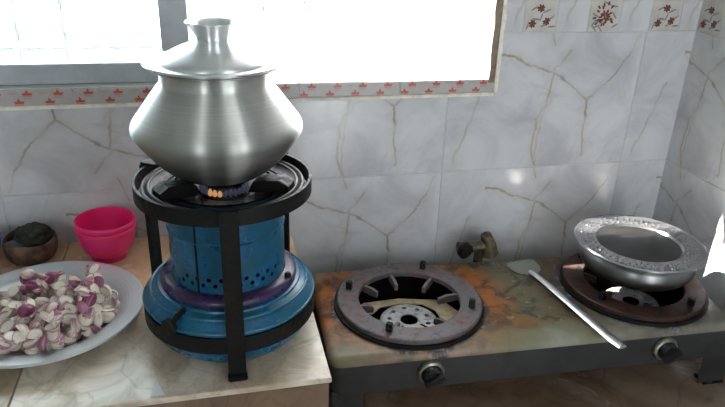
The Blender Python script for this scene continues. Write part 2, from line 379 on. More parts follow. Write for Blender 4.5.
# border row: plain and flowered squares in turn
def disc2(bm, cx, cy, rx, ry, a, z, n=10):
    vs_ = [bm.verts.new((cx + rx*math.cos(t)*math.cos(a) - ry*math.sin(t)*math.sin(a), cy + rx*math.cos(t)*math.sin(a) + ry*math.sin(t)*math.cos(a), z)) for t in [2*PI*i/n for i in range(n)]]
    bm.faces.new(vs_)
def flower_mesh(kind):
    bm = bmesh.new(); rr = random.Random(kind+3); z = .0063
    spots = [(.018, .016), (.046, .020), (.032, .044)] if kind == 0 else [(.033, .030)]
    for cx, cy in spots:
        m = 7 if kind == 0 else 34
        for i in range(m):
            a = 2*PI*i/m + rr.random()*.4; d = (.004 if kind == 0 else .003+.022*rr.random())
            disc2(bm, cx+d*math.cos(a), cy+d*math.sin(a), .0042, .0022, a, z + i*2e-5)
    me = bpy.data.meshes.new('flower_print'); bm.to_mesh(me); bm.free(); me.materials.append(MT['flower']); return me
def leaf_mesh(kind):
    bm = bmesh.new(); rr = random.Random(kind+31); z = .0062
    for i in range(9):
        cx, cy = .008+.05*rr.random(), .006+.05*rr.random(); disc2(bm, cx, cy, .0085, .0018, rr.random()*PI, z + i*1e-5)
    me = bpy.data.meshes.new('leaf_print'); bm.to_mesh(me); bm.free(); me.materials.append(MT['leaf_print']); return me
FL = [flower_mesh(0), flower_mesh(1)]; LF = [leaf_mesh(0), leaf_mesh(1)]
S3 = TW/3/2
for i in range(0, 7):
    x0 = .136 + (i-1)*S3*1.0 if i else WX; x1 = .136 + i*S3
    if i == 0: x1 = .136
    x0 = .136 + (i-1)*S3 if i else WX
    x1 = min(x1, XR)
    if x1-x0 < .004: continue
    deco = (i % 2 == 1)
    o = put_tile('border_tile', rect(0, x1-x0, 0, BH), MT['deco'] if deco else MT['wtile'], wall_back, (x0, .004, ZR), RB)
    if deco and x1-x0 > .05:
        link_data('flower_print', FL[(i//2) % 2], None, o); link_data('leaf_print', LF[(i//2) % 2], None, o)
for i in range(12):
    deco = (i % 2 == 0)
    o = put_tile('border_tile', rect(0, S3, 0, BH), MT['deco'] if deco else MT['wtile'], wall_right, (XR+.004, -i*S3, ZR), RR, 'bt%d' % deco)
    if deco: link_data('flower_print', FL[(i//2) % 2], None, o); link_data('leaf_print', LF[(i//2) % 2], None, o)

# ------------------------------------------------------------------ printed sill strip and jamb
trim = empty('trim_1', 'printed tile strip with red marks edging the window opening', 'trim', (0, 0, 0), kind='structure')
bmp = bmesh.new(); bmc = bmesh.new()
def red_mark(bm, cx, cy, s, z=.0063):
    pts = [(-1, .0), (-.75, -.45), (.8, -.45), (1.05, .05), (.35, .05), (.1, .55), (-.15, .75), (-.25, .3), (-.4, .1)]
    bm.faces.new([bm.verts.new((cx+x*s, cy+y*s, z)) for x, y in pts])
    bm.faces.new([bm.verts.new((cx+x*s, cy+y*s, z)) for x, y in [(-.8, -.6), (.8, -.6), (.75, -.72), (-.75, -.72)]])
def caption(bm, cx, cy, s, z=.0063):
    for k in range(4):
        x = cx + (-.75+.42*k)*s
        bm.faces.new([bm.verts.new(v) for v in ((x, cy, z), (x+.3*s, cy, z), (x+.3*s, cy+.16*s, z), (x, cy+.16*s, z))])
SL = .188; SH = WZ0 - SB - .0045
for k in range(4):
    red_mark(bmp, .0235+.047*k, .0205, .0082); caption(bmc, .0235+.047*k, .0115, .008)
    red_mark(bmp, .047*k+.0095, .0068, .0082); 
    if k: caption(bmc, .047*k+.0, .0198, .008)
mp = bpy.data.meshes.new('red_print'); bmp.to_mesh(mp); bmp.free(); mp.materials.append(MT['red'])
mc = bpy.data.meshes.new('caption_print'); bmc.to_mesh(mc); bmc.free(); mc.materials.append(MT['grey_print'])
x = WX1 + .004
i = 0
while x > WX0:
    x0 = x - SL
    o = put_tile('strip_tile', rect(0, SL, 0.0, WZ0-SB-.001), MT['strip'], trim, (x0, .0035, SB+.001), RB, 'strip')
    link_data('red_print', mp, None, o); link_data('caption_print', mc, None, o)
    x = x0
link_mesh('cream_edge', B(WX0, WX1+.004, -.005, .004, SB-.0055, SB+.0005, .001), MT['trim_white'], trim)
# jamb: brown printed strip and a chipped pale plaster edge up the right side
bm = bmesh.new(); n = 26; rr = random.Random(5)
edge = [(WX1+.004 + .0015*rr.uniform(-1, 1), SB + (WZ1-SB)*i/n) for i in range(n+1)]
poly = [(WX1-.012, SB), (WX1+.003, SB)] + [(x, z) for x, z in edge[1:]] + [(WX1-.012, WZ1)]
o = link_mesh('jamb_strip', prism([(WX1-.010+.002*rr.uniform(-1, 1), SB+.02+(WZ1-SB-.02)*i/n) for i in range(n, -1, -1)] + [(WX1+.003, SB+.02)] + [(WX1+.003, WZ1)], 0, .007, 0), MT['jamb'], trim, None, (0, .004, 0), RB)
link_mesh('plaster_edge', prism([(WX1+.003, SB), (WX+.0005, SB)] + [(WX+.0005+.0014*rr.uniform(-1, 1), SB+(WZ1-SB)*i/n) for i in range(1, n)] + [(WX, WZ1), (WX1+.003, WZ1)], 0, .009, 0), MT['trim_white'], trim, None, (0, .004, 0), RB)
link_mesh('sill_slab', B(WX0, WX1+.003, .003, WT+.02, WZ0-.006, WZ0, .001), MT['plaster'], trim)
link_mesh('jamb_plaster', B(WX1-.006, WX1+.003, .006, WT, WZ0, WZ1, 0), MT['plaster'], trim)

# ------------------------------------------------------------------ window: sliding sash at the left, iron grille outside
win = empty('window_1', 'sliding aluminium window with glass pane behind the lidded pot', 'window', (0, 0, 0), kind='structure')
SX0, SX1, SY = WX0+.002, -.468, .035
link_mesh('bottom_rail', B(SX0, -.514, SY-.008, SY+.016, WZ0+.0005, WZ0+.034, .002), MT['alu_frame'], win)
link_mesh('stile', B(-.514, SX1, SY-.010, SY+.018, WZ0+.0005, WZ1-.004, .002), MT['alu_frame'], win)
link_mesh('stile', B(SX0, SX0+.04, SY-.010, SY+.018, WZ0+.035, WZ1-.004, .002), MT['alu_frame'], win)
link_mesh('top_rail', B(SX0+.04, -.514, SY-.008, SY+.016, WZ1-.04, WZ1-.004, .002), MT['alu_frame'], win)
link_mesh('pane', B(SX0+.04, -.515, SY+.002, SY+.005, WZ0+.034, WZ1-.04), MT['glass'], win, None)
sun_clip = empty('sun_clip_trim', 'unseen concrete slab and fin added outside the window to clip the sun', 'trim', (0, 0, 0), kind='structure')
link_mesh('sun_clip_slab', B(WX0-.10, WX1+.45, WT, .268, 1.05, 1.12, .004), MT['plaster'], sun_clip, None)  # unseen slab, sized to narrow the sun to a stripe
link_mesh('sun_clip_fin', B(WX0-.10, WX0-.03, WT, .395, -.2, 1.60, .004), MT['plaster'], sun_clip, None)  # unseen fin added to keep the sun off the left burner
gr = empty('window_grille', 'pale twisted-bar security grille outside the kitchen window', 'grille', (0, 0, 0))
def twisted(L, s=.0027, turns=1.0):
    bm = bmesh.new(); n = int(L/.006); rings = []
    for i in range(n+1):
        a = i*.006/.024*PI/2*turns
        rings.append([bm.verts.new((s*(1.25 if k % 2 else .75)*math.cos(a+k*PI/2), s*(1.25 if k % 2 else .75)*math.sin(a+k*PI/2), L*i/n)) for k in range(4)])
    for a, b in zip(rings, rings[1:]):
        for k in range(4): bm.faces.new((a[k], a[(k+1) % 4], b[(k+1) % 4], b[k]))
    bm.faces.new(rings[0][::-1]); bm.faces.new(rings[-1]); return bm
vb = twisted(WZ1-WZ0); me = bpy.data.meshes.new('upright_bar'); vb.to_mesh(me); vb.free(); me.materials.append(MT['bar'])
xx = -.333 - .0775*9
for xx in (-.759, -.683, -.333, -.254):       # set in pairs
    link_data('upright_bar', me, None, gr, None, (xx, .12, WZ0))
for z in (.333, .70): link_mesh('cross_bar', twisted(WX1-WX0-.004), MT['bar'], gr, None, (WX0+.002, .12, z), (0, PI/2, 0))

# ================================================================== counter
CT = .008
cnt = empty('kitchen_counter', 'low brown marble counter under the gas stove', 'counter', (0, 0, 0))
ZL = -.194                                          # the lower counter that carries the gas stove
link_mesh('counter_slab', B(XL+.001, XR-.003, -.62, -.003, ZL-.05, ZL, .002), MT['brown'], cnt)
link_mesh('counter_support', B(XL+.001, XR-.003, -.58, -.003, ZF, ZL-.05), MT['plaster'], cnt, None)
top = empty('worktop', 'raised worktop of glossy tan and beige tiles under the kerosene stove', 'worktop', (0, 0, 0))
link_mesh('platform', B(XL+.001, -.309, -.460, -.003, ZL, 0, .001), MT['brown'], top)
link_mesh('mortar_bed', B(XL+.001, -.3065, -.4625, -.003, 0, CT-.0035), MT['grout'], top, None)
for i in range(5):
    x1 = -.305 - .398*i; x0 = max(x1-.398, XL+.001)
    for (y0, y1, m) in ((-.464, -.225, 'beige_shaded' if i else 'beige'), (-.225, -.0025, 'tan')):
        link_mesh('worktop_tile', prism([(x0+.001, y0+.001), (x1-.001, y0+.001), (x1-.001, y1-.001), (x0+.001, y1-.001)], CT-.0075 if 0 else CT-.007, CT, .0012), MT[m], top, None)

# ================================================================== kerosene stove
KX, KY = -.428, -.318
ks = empty('kerosene_stove', 'blue enamel kerosene stove in a black iron stand', 'stove', (KX, KY, CT))
prof = [(.0, .004), (.085, .004), (.098, .008), (.108, .018), (.1145, .032), (.1165, .045), (.1165, .060), (.1185, .062), (.1190, .066), (.1185, .070), (.1165, .0715),
        (.114, .0765), (.108, .082), (.102, .0835), (.0995, .085), (.0985, .0875), (.094, .0885), (.0, .0885)]
tank = link_mesh('fuel_tank', lathe(prof, 96), MT['blue'], ks, 35)
link_mesh('seam_ring', lathe([(.1185 + .0022*math.cos(a), .0665 + .0022*math.sin(a)) for a in [2*PI*i/8 for i in range(8)]], 96, closed=True), MT['teal'], tank)
link_mesh('shoulder_bead', lathe([(.1085 + .002*math.cos(a), .0815 + .002*math.sin(a)) for a in [2*PI*i/8 for i in range(8)]], 96, closed=True), MT['teal'], tank)
link_mesh('wick_collar', lathe([(.079, .088), (.0925, .088), (.0945, .090), (.0945, .0955), (.0925, .0985), (.086, .1005), (.079, .1015)], 80, closed=True), MT['purple'], ks)
# perforated drum: octagonal holes are real openings in the sheet
def drum(R, z0, z1, nseg=60, hole_rows=((.113, 0), (.1215, .5))):
    bm = bmesh.new(); zs = []
    for zc, _ in hole_rows: zs += [zc-.004, zc+.004]
    zl = sorted(set([z0] + zs + [.15, .17, .1725, .175, .20, z1]))
    bump_ = {.1725: .0018}
    V = {}
    def vert(a, z, ):
        k = (round(a % (2*PI), 5), round(z, 5))
        if k not in V:
            rr_ = R + bump_.get(round(z, 4), 0); V[k] = bm.verts.new((rr_*math.cos(a), rr_*math.sin(a), z))
        return V[k]
    st = 2*PI/nseg
    rows = {round(zc, 4): sh for zc, sh in hole_rows}
    for za, zb in zip(zl, zl[1:]):
        zc = (za+zb)/2; holed = round(zc, 4) in rows
        for i in range(nseg):
            a0, a1 = i*st, (i+1)*st
            q = [vert(a0, za), vert(a1, za), vert(a1, zb), vert(a0, zb)]
            if holed and (i % 2 == (0 if rows[round(zc, 4)] == 0 else 1)) and (i % 10) not in (4, 5):
                ac = (a0+a1)/2; oc = [vert(ac + .0031/R*math.cos(t), zc + .0031*math.sin(t)) for t in [-3*PI/4+k*PI/4 for k in range(8)]]
                for k in range(4):
                    bm.faces.new((q[k], q[(k+1) % 4], oc[(2*k+2) % 8], oc[2*k+1], oc[2*k]))
            else: bm.faces.new(q)
    bmesh.ops.recalc_face_normals(bm, faces=bm.faces); return bm
drm = link_mesh('burner_drum', drum(.078, .099, .226), MT['blue'], ks, 30)
link_mesh('inner_sleeve', lathe([(.071, .099), (.071, .226)], 48), MT['dark'], drm)
link_mesh('seam', B(-.0012, .0012, -.0795, -.0775, .10, .225, .0004), MT['iron'], drm, rot=(0, 0, math.radians(-32)))
# top plate: sooty pan with two rolled rims
tp = link_mesh('top_plate', lathe([(.030, .205), (.034, .216), (.050, .222), (.082, .2245), (.092, .226), (.0955, .2290), (.0985, .2290), (.1005, .2265), (.103, .2295), (.1055, .2295), (.107, .226), (.106, .220), (.098, .2175), (.080, .216), (.078, .205)], 96), MT['burnt'], ks)
link_mesh('rolled_rim', lathe([(.1050 + .0019*math.cos(a), .2296 + .0019*math.sin(a)) for a in [2*PI*i/8 for i in range(8)]], 96, closed=True), MT['sootsteel'], tp)
link_mesh('rolled_rim', lathe([(.0970 + .0019*math.cos(a), .2296 + .0019*math.sin(a)) for a in [2*PI*i/8 for i in range(8)]], 96, closed=True), MT['sootsteel'], tp)
link_mesh('wick_burner', lathe([(.0, .196), (.030, .198), (.033, .2), (.033, .216), (.028, .222), (.024, .216), (.0, .214)], 48), MT['iron'], ks)
for a in (-25, 95, 205):
    bm = prism([(.038, .223), (.094, .2275), (.094, .237), (.082, .2435), (.060, .242), (.045, .238)], -.013, .013, .001)
    bmesh.ops.rotate(bm, matrix=Matrix.Rotation(PI/2, 3, 'X'), verts=bm.verts)
    link_mesh('pot_support', bm, MT['iron'], ks, None, None, (0, 0, math.radians(a)))
# flames
bm = bmesh.new(); bo = bmesh.new(); rr = random.Random(2)
for i in range(28):
    a = 2*PI*i/28; t = bo if 3.9 < a < 4.55 else bm
    h = .010 + .004*rr.random(); R = .030
    bmf = lathe([(0, 0), (.0028, .002), (.0032, .005), (.002, .6*h+.002), (0, h)], 8)
    me = bpy.data.meshes.new('t'); bmf.to_mesh(me); bmf.free()
    k = len(t.verts); t.from_mesh(me); t.verts.ensure_lookup_table()
    bmesh.ops.translate(t, vec=(R*math.cos(a), R*math.sin(a), .2185), verts=t.verts[k:]); bpy.data.meshes.remove(me)
link_mesh('blue_flame', bm, MT['fl_b'], ks); link_mesh('orange_flame', bo, MT['fl_o'], ks)
# iron stand
link_mesh('upper_hoop', arc_band(.1130, .1165, .2175, .2385), MT['iron'], ks)
link_mesh('lower_hoop', arc_band(.1172, .1200, .0370, .0605), MT['iron'], ks)
for a in (-89.5, 150, 44):
    bm = bmesh.new(); w2 = .0115
    box(bm, .1168, .1225, -w2, w2, .006, .2395, .001)
    lg = link_mesh('leg', bm, MT['iron'], ks, 30, None, (0, 0, math.radians(a)))
    bm = bmesh.new(); box(bm, .117, .131, -w2-.001, w2+.001, 0, .007, .0015)
    link_mesh('foot', bm, MT['iron'], lg, 30)
    bm = bmesh.new(); box(bm, .098, .1225, -w2*.8, w2*.8, .2388, .2425, .001)
    if a > 0: link_mesh('hook', bm, MT['iron'], lg, 30)
# wick adjuster on the tank, front left
wa = link_mesh('wick_adjuster', tube([(.100, 0, .085), (.118, 0, .082), (.128, 0, .078)], .004, 10), MT['iron'], ks, 40, None, (0, 0, math.radians(-128)))
bm = lathe([(0, -.005), (.009, -.005), (.011, -.003), (.011, .003), (.009, .005), (0, .005)], 14); bmesh.ops.rotate(bm, matrix=Matrix.Rotation(PI/2, 3, 'Y'), verts=bm.verts); bmesh.ops.translate(bm, vec=(.130, 0, .077), verts=bm.verts)
link_mesh('adjuster_knob', bm, MT['iron'], wa)
bm = lathe([(0, .098), (.0045, .098), (.0045, .104), (.003, .1055), (0, .1055)], 12, cx=.0885); link_mesh('collar_screw', bm, MT['iron'], ks, 40, None, (0, 0, math.radians(-28)))

# ------------------------------------------------------------------ aluminium pot and its lid
PX = -.4312; PZ = .2470
outer = spline([(.0, 0), (.03, .0004), (.053, .0055), (.075, .0215), (.094, .0435), (.1045, .0585), (.1082, .0670), (.1062, .0765), (.0965, .0900), (.0820, .1095), (.0715, .1230)], 6) + [(.0685, .1265), (.0678, .1290), (.0674, .1395), (.0690, .1420), (.0765, .1440), (.0785, .1450)]
inner = [(.0765, .1460), (.0665, .1420), (.0645, .135), (.066, .1265), (.078, .111), (.094, .090), (.1045, .069), (.101, .056), (.09, .042), (.07, .0225), (.05, .009), (0, .003)]
pot = tag(link_mesh('cooking_pot', lathe(outer + inner, 96), MT['pot'], None, 50, (PX, KY, PZ)), 'big-bellied aluminium cooking pot on the blue kerosene stove', 'pot')
LZ = PZ + .1462
lp = [(0, .0), (.058, .0), (.0625, -.002), (.0635, .0004), (.080, .0008), (.0845, .0025), (.0862, .0042), (.0852, .0058), (.0835, .0052), (.0805, .0045), (.0795, .0030), (.0725, .0026), (.0700, .0040)]
lp += spline([(.0685, .0040), (.0668, .0080), (.058, .0150), (.045, .0225), (.032, .0282), (.0240, .0316), (.0208, .0345), (.0224, .0395), (.0265, .0475), (.0312, .0540)], 5)
lp += [(.0325, .0552), (.0322, .0562), (.0305, .0558), (.026, .0515), (.020, .044), (.0165, .037), (0, .035)]
lp = [(x, z if z < .004 else .004+(z-.004)*.93) for x, z in lp]
lid = tag(link_mesh('pot_lid', lathe(lp, 96), MT['lid'], None, 45, (PX, KY, LZ)), 'domed aluminium lid with a flared hollow knob on the big-bellied pot', 'lid')

# ================================================================== gas stove
SRZ = math.radians(-2.0); SCX, SCY = .0826, -.2160; SS = 1.339; W2, D2 = .2710, .1030; HS = .100; SKB = .047
gs = empty('gas_stove', 'rusty two-burner gas stove with grey sides', 'stove', (SCX, SCY, ZL), SRZ); gs.scale = (SS, SS, SS)
BL = [(-.1515, -.0015), (.1730, -.0015)]
def rrect(w, d, r, z, n=5):
    pts = []
    for cx, cy, a0 in ((w-r, d-r, 0), (-w+r, d-r, 90), (-w+r, -d+r, 180), (w-r, -d+r, 270)):
        for k in range(n+1):
            a = math.radians(a0 + 90*k/n); pts.append((cx+r*math.cos(a), cy+r*math.sin(a), z))
    return pts
bm = bmesh.new(); rb = .009
loops = []
for k in range(5):
    a = PI/2*k/4; loops.append([bm.verts.new(p) for p in rrect(W2-rb+rb*math.sin(a), D2-rb+rb*math.sin(a), .008+.006*k/4, HS-rb+rb*math.cos(a))])
loops.append([bm.verts.new(p) for p in rrect(W2, D2, .014, HS-rb-.003)])
edges = []
for a, b in zip(loops, loops[1:]):
    for i in range(len(a)): bm.faces.new((a[i], a[(i+1) % len(a)], b[(i+1) % len(a)], b[i]))
L0 = loops[0]
hole_loops = []
for bx, by in BL:
    ring = [bm.verts.new((bx+.084*math.cos(2*PI*i/48), by+.084*math.sin(2*PI*i/48), HS)) for i in range(48)]
    low = [bm.verts.new((bx+.080*math.cos(2*PI*i/48), by+.080*math.sin(2*PI*i/48), HS-.006)) for i in range(48)]
    for i in range(48): bm.faces.new((ring[i], low[i], low[(i+1) % 48], ring[(i+1) % 48]))
    hole_loops.append(ring)
bm.edges.ensure_lookup_table()
es = [bm.edges.get((L0[i], L0[(i+1) % len(L0)])) for i in range(len(L0))]
for ring in hole_loops: es += [bm.edges.get((ring[i], ring[(i+1) % 48])) for i in range(48)]
bmesh.ops.triangle_fill(bm, edges=es, use_beauty=True)
bmesh.ops.recalc_face_normals(bm, faces=bm.faces)
link_mesh('top_panel', bm, MT['stovetop'], gs, 40)
bm = bmesh.new()
a = [bm.verts.new(p) for p in rrect(W2-.0003, D2-.0003, .014, HS-rb-.003)]; b = [bm.verts.new(p) for p in rrect(W2-.0003, D2-.0003, .014, SKB)]
c = [bm.verts.new(p) for p in rrect(W2-.008, D2-.008, .010, SKB)]
for p, q in ((a, b), (b, c)):
    for i in range(len(p)): bm.faces.new((p[i], p[(i+1) % len(p)], q[(i+1) % len(p)], q[i]))
bmesh.ops.recalc_face_normals(bm, faces=bm.faces); bmesh.ops.solidify(bm, geom=bm.faces[:], thickness=.0012)
link_mesh('side_panel', bm, MT['stoveside_shaded'], gs, 40)  # darker than the top: shade of the unlit front put into the colour
for bx, by in BL:     # drip well, inner shade painted near-black, with the tan burner bracket across it
    link_mesh('burner_well', lathe([(.080, HS-.004), (.078, SKB+.006), (.074, SKB+.002), (0, SKB+.002)], 40, cx=bx, cy=by), MT['dark'], gs)
    if bx > 0: continue          # hidden under the pan on the right burner
    br = link_mesh('burner_bracket', prism([(bx+u, by+v) for u, v in [(-.068, .022), (-.044, .022), (-.03, .036), (0, .041), (.03, .036), (.044, .018), (.046, -.010), (.066, -.020), (.074, .012), (.06, .042), (0, .054), (-.05, .05), (-.07, .034)]], .074, .076, .0005), MT['bracket'], gs, 30)
    link_mesh('mixing_tube', tube([(bx+.02, by-.015, .07), (bx+.03, by-.045, .072), (bx+.03, by-.07, .072)], .009, 12), MT['iron'], br)
# corner legs folded from sheet
for sx in (-1, 1):
    for sy in (-1, 1):
        bm = bmesh.new(); x1 = sx*(W2-.001); y1 = sy*(D2-.001)
        box(bm, min(x1, x1-sx*.040), max(x1, x1-sx*.040), min(y1, y1-sy*.002), max(y1, y1-sy*.002), .004, SKB+.006, .0006)
        box(bm, min(x1, x1-sx*.002), max(x1, x1-sx*.002), min(y1, y1-sy*.035), max(y1, y1-sy*.035), .004, SKB+.006, .0006)
        lg = link_mesh('leg', bm, MT['stoveside_shaded'], gs, 30)
        bm = bmesh.new(); box(bm, min(x1+sx*.001, x1-sx*.030), max(x1+sx*.001, x1-sx*.030), min(y1+sy*.001, y1-sy*.02), max(y1+sy*.001, y1-sy*.02), 0, .005, .001)
        link_mesh('rubber_foot', bm, MT['knob'], lg, 30)
# knobs
for kx in (-.149, .164):
    kn = link_mesh('knob', lathe([(0, .012), (.0105, .012), (.012, .010), (.0125, .0), (.0, .0)], 32), MT['knob'], gs, 40, (kx, -D2-.003, .070), (PI/2, 0, 0))
    link_mesh('bezel', lathe([(.0125, -.003), (.0165, -.003), (.0172, -.001), (.016, .002), (.0135, .0028), (.0125, .002)], 36, closed=True), MT['bezel'], kn)
    bm = B(-.0035, .0035, -.0125, .0125, .010, .021, .0015); bmesh.ops.rotate(bm, matrix=Matrix.Rotation(math.radians(-62), 3, 'Z'), verts=bm.verts)
    link_mesh('grip', bm, MT['knob'], kn, 30)
# grates, pegs, fins and burner heads
def grate(bx, by, mat, pegs, fins, name='grate'):
    g = link_mesh(name, lathe([(.067, HS+.004), (.067, HS+.0105), (.068, HS+.0112), (.0935, HS+.0112), (.0950, HS+.0100), (.0945, HS+.0045), (.088, HS+.0005), (.070, HS+.002)], 80, closed=True), mat, gs, 35, (bx, by, 0))
    for a in pegs:
        bm = B(.0775, .0855, -.0040, .0040, HS+.0105, HS+.0225, .0012); link_mesh('peg', bm, MT['knob'], g, 30, None, (0, 0, math.radians(a)))
    for a, L in fins:
        bm = prism([(.069, HS-.001), (.069, HS+.008), (.069-L*.6, HS+.0075), (.069-L, HS+.004), (.069-L, HS-.004), (.069-L*.5, HS-.003)], -.0022, .0022)
        bmesh.ops.rotate(bm, matrix=Matrix.Rotation(PI/2, 3, 'X'), verts=bm.verts)
        link_mesh('fin', bm, mat, g, 30, None, (0, 0, math.radians(a)))
    link_mesh('base_ring', lathe([(.084, HS-.001), (.0985, HS-.0005), (.0985, HS+.0042), (.093, HS+.005), (.084, HS+.004)], 72, closed=True), MT['iron'], g, 35)
    return g
grate(BL[0][0], BL[0][1], MT['grate'], (156, 62, -24, -122), ((140, .022), (98, .025), (48, .026), (4, .028), (184, .02), (-60, .022), (-120, .02)))
grate(BL[1][0], BL[1][1], MT['grate2'], (120, 30, -60, -150), ((150, .022), (60, .022), (0, .022), (-100, .022), (-160, .026)))
def burner_head(bx, by):
    bm = bmesh.new(); nh = 24
    prof = [(.0115, .070), (.0115, .090), (.0125, .0925), (.0185, .0928)]
    lathe(prof, 72, bm)
    lathe([(.0330, .0925), (.0375, .0910), (.0392, .0880), (.0392, .078), (.030, .070), (.0115, .070)], 72, bm)
    # port ring r=.0185-.033 with ten round ports cut through
    seg = 10
    for i in range(seg):
        a0 = 2*PI*i/seg; per = 72/seg
        n = 12; rc = .0258
        for k in range(n):
            pass
    outer_i = [bm.verts.new((.0185*math.cos(2*PI*i/72), .0185*math.sin(2*PI*i/72), .0928)) for i in range(72)]
    outer_o = [bm.verts.new((.0330*math.cos(2*PI*i/72), .0330*math.sin(2*PI*i/72), .0925)) for i in range(72)]
    es = [bm.edges.new((v[i], v[(i+1) % 72])) for v in (outer_i, outer_o) for i in range(72)]
    walls = []
    for i in range(9):
        a = 2*PI*(i+.25)/9; cx, cy = .0262*math.cos(a), .0262*math.sin(a)
        tp_ = [bm.verts.new((cx+.0034*math.cos(t), cy+.0034*math.sin(t), .0927)) for t in [2*PI*k/12 for k in range(12)]]
        lo = [bm.verts.new((v.co.x, v.co.y, .084)) for v in tp_]
        es += [bm.edges.new((tp_[k], tp_[(k+1) % 12])) for k in range(12)]; walls.append((tp_, lo))
    bmesh.ops.triangle_fill(bm, edges=es, use_beauty=True)
    for tp_, lo in walls:
        for k in range(12): bm.faces.new((tp_[k], lo[k], lo[(k+1) % 12], tp_[(k+1) % 12]))
        bm.faces.new(lo)
    bmesh.ops.remove_doubles(bm, verts=bm.verts, dist=1e-6); bmesh.ops.recalc_face_normals(bm, faces=bm.faces)
    h = link_mesh('burner_head', bm, MT['burner'], gs, 35, (bx, by-.006, -.011))
    link_mesh('burner_stem', lathe([(.0, .0655), (.012, .0655), (.012, .062), (0, .062)], 20), MT['dark'], h)
    link_mesh('throat', lathe([(.0113, .0665), (.0113, .0915)], 32), MT['dark'], h)  # near-black liner added so the centre hole looks shaded
    for a in (-130, -50):
        bm = B(.018, .039, -.0016, .0016, .0905, .0932, .0003); link_mesh('slot', bm, MT['dark'], h, None, None, (0, 0, math.radians(a)))
for bx, by in BL: burner_head(bx, by)
# gas cock standing up behind the top panel
gc = link_mesh('gas_cock', tube([(-.012, D2+.004, .070), (-.012, D2+.012, .085), (-.012, D2+.012, .112)], .007, 14), MT['brass'], gs)
bm = tube([(-.034, 0, 0), (-.012, 0, 0), (.012, .0, .002), (.020, 0, .003)], [.0095, .0085, .0095, .0125], 14); bmesh.ops.translate(bm, vec=(-.012, D2+.012, .116), verts=bm.verts); link_mesh('cock_body', bm, MT['brass'], gc)
bm = lathe([(0, -.007), (.010, -.007), (.0125, -.004), (.0125, .004), (.0095, .007), (.006, .0075), (.005, .003), (0, .002)], 18); bmesh.ops.rotate(bm, matrix=Matrix.Rotation(-PI/2-.4, 3, 'X') @ Matrix.Rotation(-.5, 3, 'Y'), verts=bm.verts)
bmesh.ops.rotate(bm, matrix=Matrix.Rotation(PI, 3, 'Z'), verts=bm.verts)
bmesh.ops.translate(bm, vec=(-.036, D2+.006, .114), verts=bm.verts); link_mesh('hose_nut', bm, MT['iron'], gc)
bm = tube([(.004, 0, .024), (.010, 0, .006), (.014, 0, -.010)], [.008, .012, .0135], 14); bmesh.ops.translate(bm, vec=(-.008, D2+.012, .112), verts=bm.verts); link_mesh('hose_cap', bm, MT['brass'], gc)

# ------------------------------------------------------------------ covered pan on the right burner
QX, QY = .3129, -.2216; QZ = ZL + SS*(HS+.0225)
pr = spline([(0, 0), (.040, .0005), (.058, .004), (.071, .012), (.0768, .023), (.0755, .033), (.0715, .0395), (.0705, .042), (.0755, .0445), (.078, .0452)], 5)
pr += [(.0775, .0462), (.070, .0435), (.069, .040), (.0735, .032), (.0745, .023), (.068, .0135), (.05, .006), (0, .003)]
tag(link_mesh('saucepan', lathe([(x*SS, z*SS) for x, z in pr], 80), MT['pan'], None, 45, (QX, QY, QZ)), 'squat steel pan with a rounded belly on the right gas burner', 'pan')
tl = empty('tray_lid', 'round steel tray lid with a hammered border on the squat pan', 'lid', (QX, QY, QZ+SS*.0462+.0002)); tl.scale = (SS, SS, SS)
link_mesh('lid_plate', lathe([(0, -.002), (.055, -.002), (.0575, .0008), (.080, .0012), (.0842, .0032), (.0855, .0022), (.0862, .0008), (.0845, -.0008), (.078, .0), (.058, -.0004), (.055, -.0032), (0, -.0032)], 96), MT['traylid'], tl, 40)
link_mesh('lid_centre', lathe([(0, -.0012), (.053, -.0012), (.0545, -.0019)], 80), MT['traycentre'], tl)
# hammered dents around the border: small raised facets
bm = bmesh.new(); rr = random.Random(9)
for row, (R, n) in enumerate(((.0625, 44), (.069, 50), (.0755, 54))):
    for i in range(n):
        a = 2*PI*(i + (.5 if row == 1 else 0))/n + rr.uniform(-.02, .02); rr2 = R + rr.uniform(-.001, .001); s = .0031 + .0008*rr.random()
        cx, cy = rr2*math.cos(a), rr2*math.sin(a); t0 = rr.uniform(0, 2); ring = [bm.verts.new((cx+s*math.cos(t0+2*PI*k/6)*(.8 if k % 2 else 1.1), cy+s*math.sin(t0+2*PI*k/6), .00095)) for k in range(6)]
        pk = bm.verts.new((cx + rr.uniform(-.001, .001), cy + rr.uniform(-.001, .001), .0023))
        for k in range(6): bm.faces.new((ring[k], ring[(k+1) % 6], pk))
o = link_mesh('hammered_border', bm, MT['traylid'], tl, None); o['kind'] = 'stuff'

# ------------------------------------------------------------------ spatula lying across the stove
A = Vector((.1463, -.1487, ZL+SS*(HS+.0022))); Bp = Vector((.1758, -.4072, ZL+SS*(HS+.0062)))
sp = empty('spatula', 'steel spatula with a long thin handle lying between the burners', 'spatula', A, math.atan2(-(A-Bp).x, (A-Bp).y))
Lh = (A-Bp).length; rise = Bp.z - A.z
bl = [(x*1.22, y*1.22) for x, y in [(-.010, -.004), (.010, -.004), (.020, .004), (.026, .018), (.027, .036), (.022, .041), (-.020, .039), (-.027, .033), (-.026, .016), (-.020, .003)]]
o = link_mesh('blade', prism(bl, -.0012, .0002, .0004), MT['blade'], sp, 30)
bm = bmesh.new(); rings = []
nS = 14
for i in range(nS+1):
    t = i/nS; y = .004 - t*(Lh+.004); z = .0006 + .0022*math.sin(min(1, t*6)*PI/2) + rise*t; wd = .0060 + .0048*t; h = .0030
    if t > .97: wd *= .75
    rings.append([bm.verts.new((wd*math.cos(k*PI/4), y, z + h*math.sin(k*PI/4) + (.0006 if k in (2,) else 0))) for k in range(8)])
for a, b in zip(rings, rings[1:]):
    for k in range(8): bm.faces.new((a[k], a[(k+1) % 8], b[(k+1) % 8], b[k]))
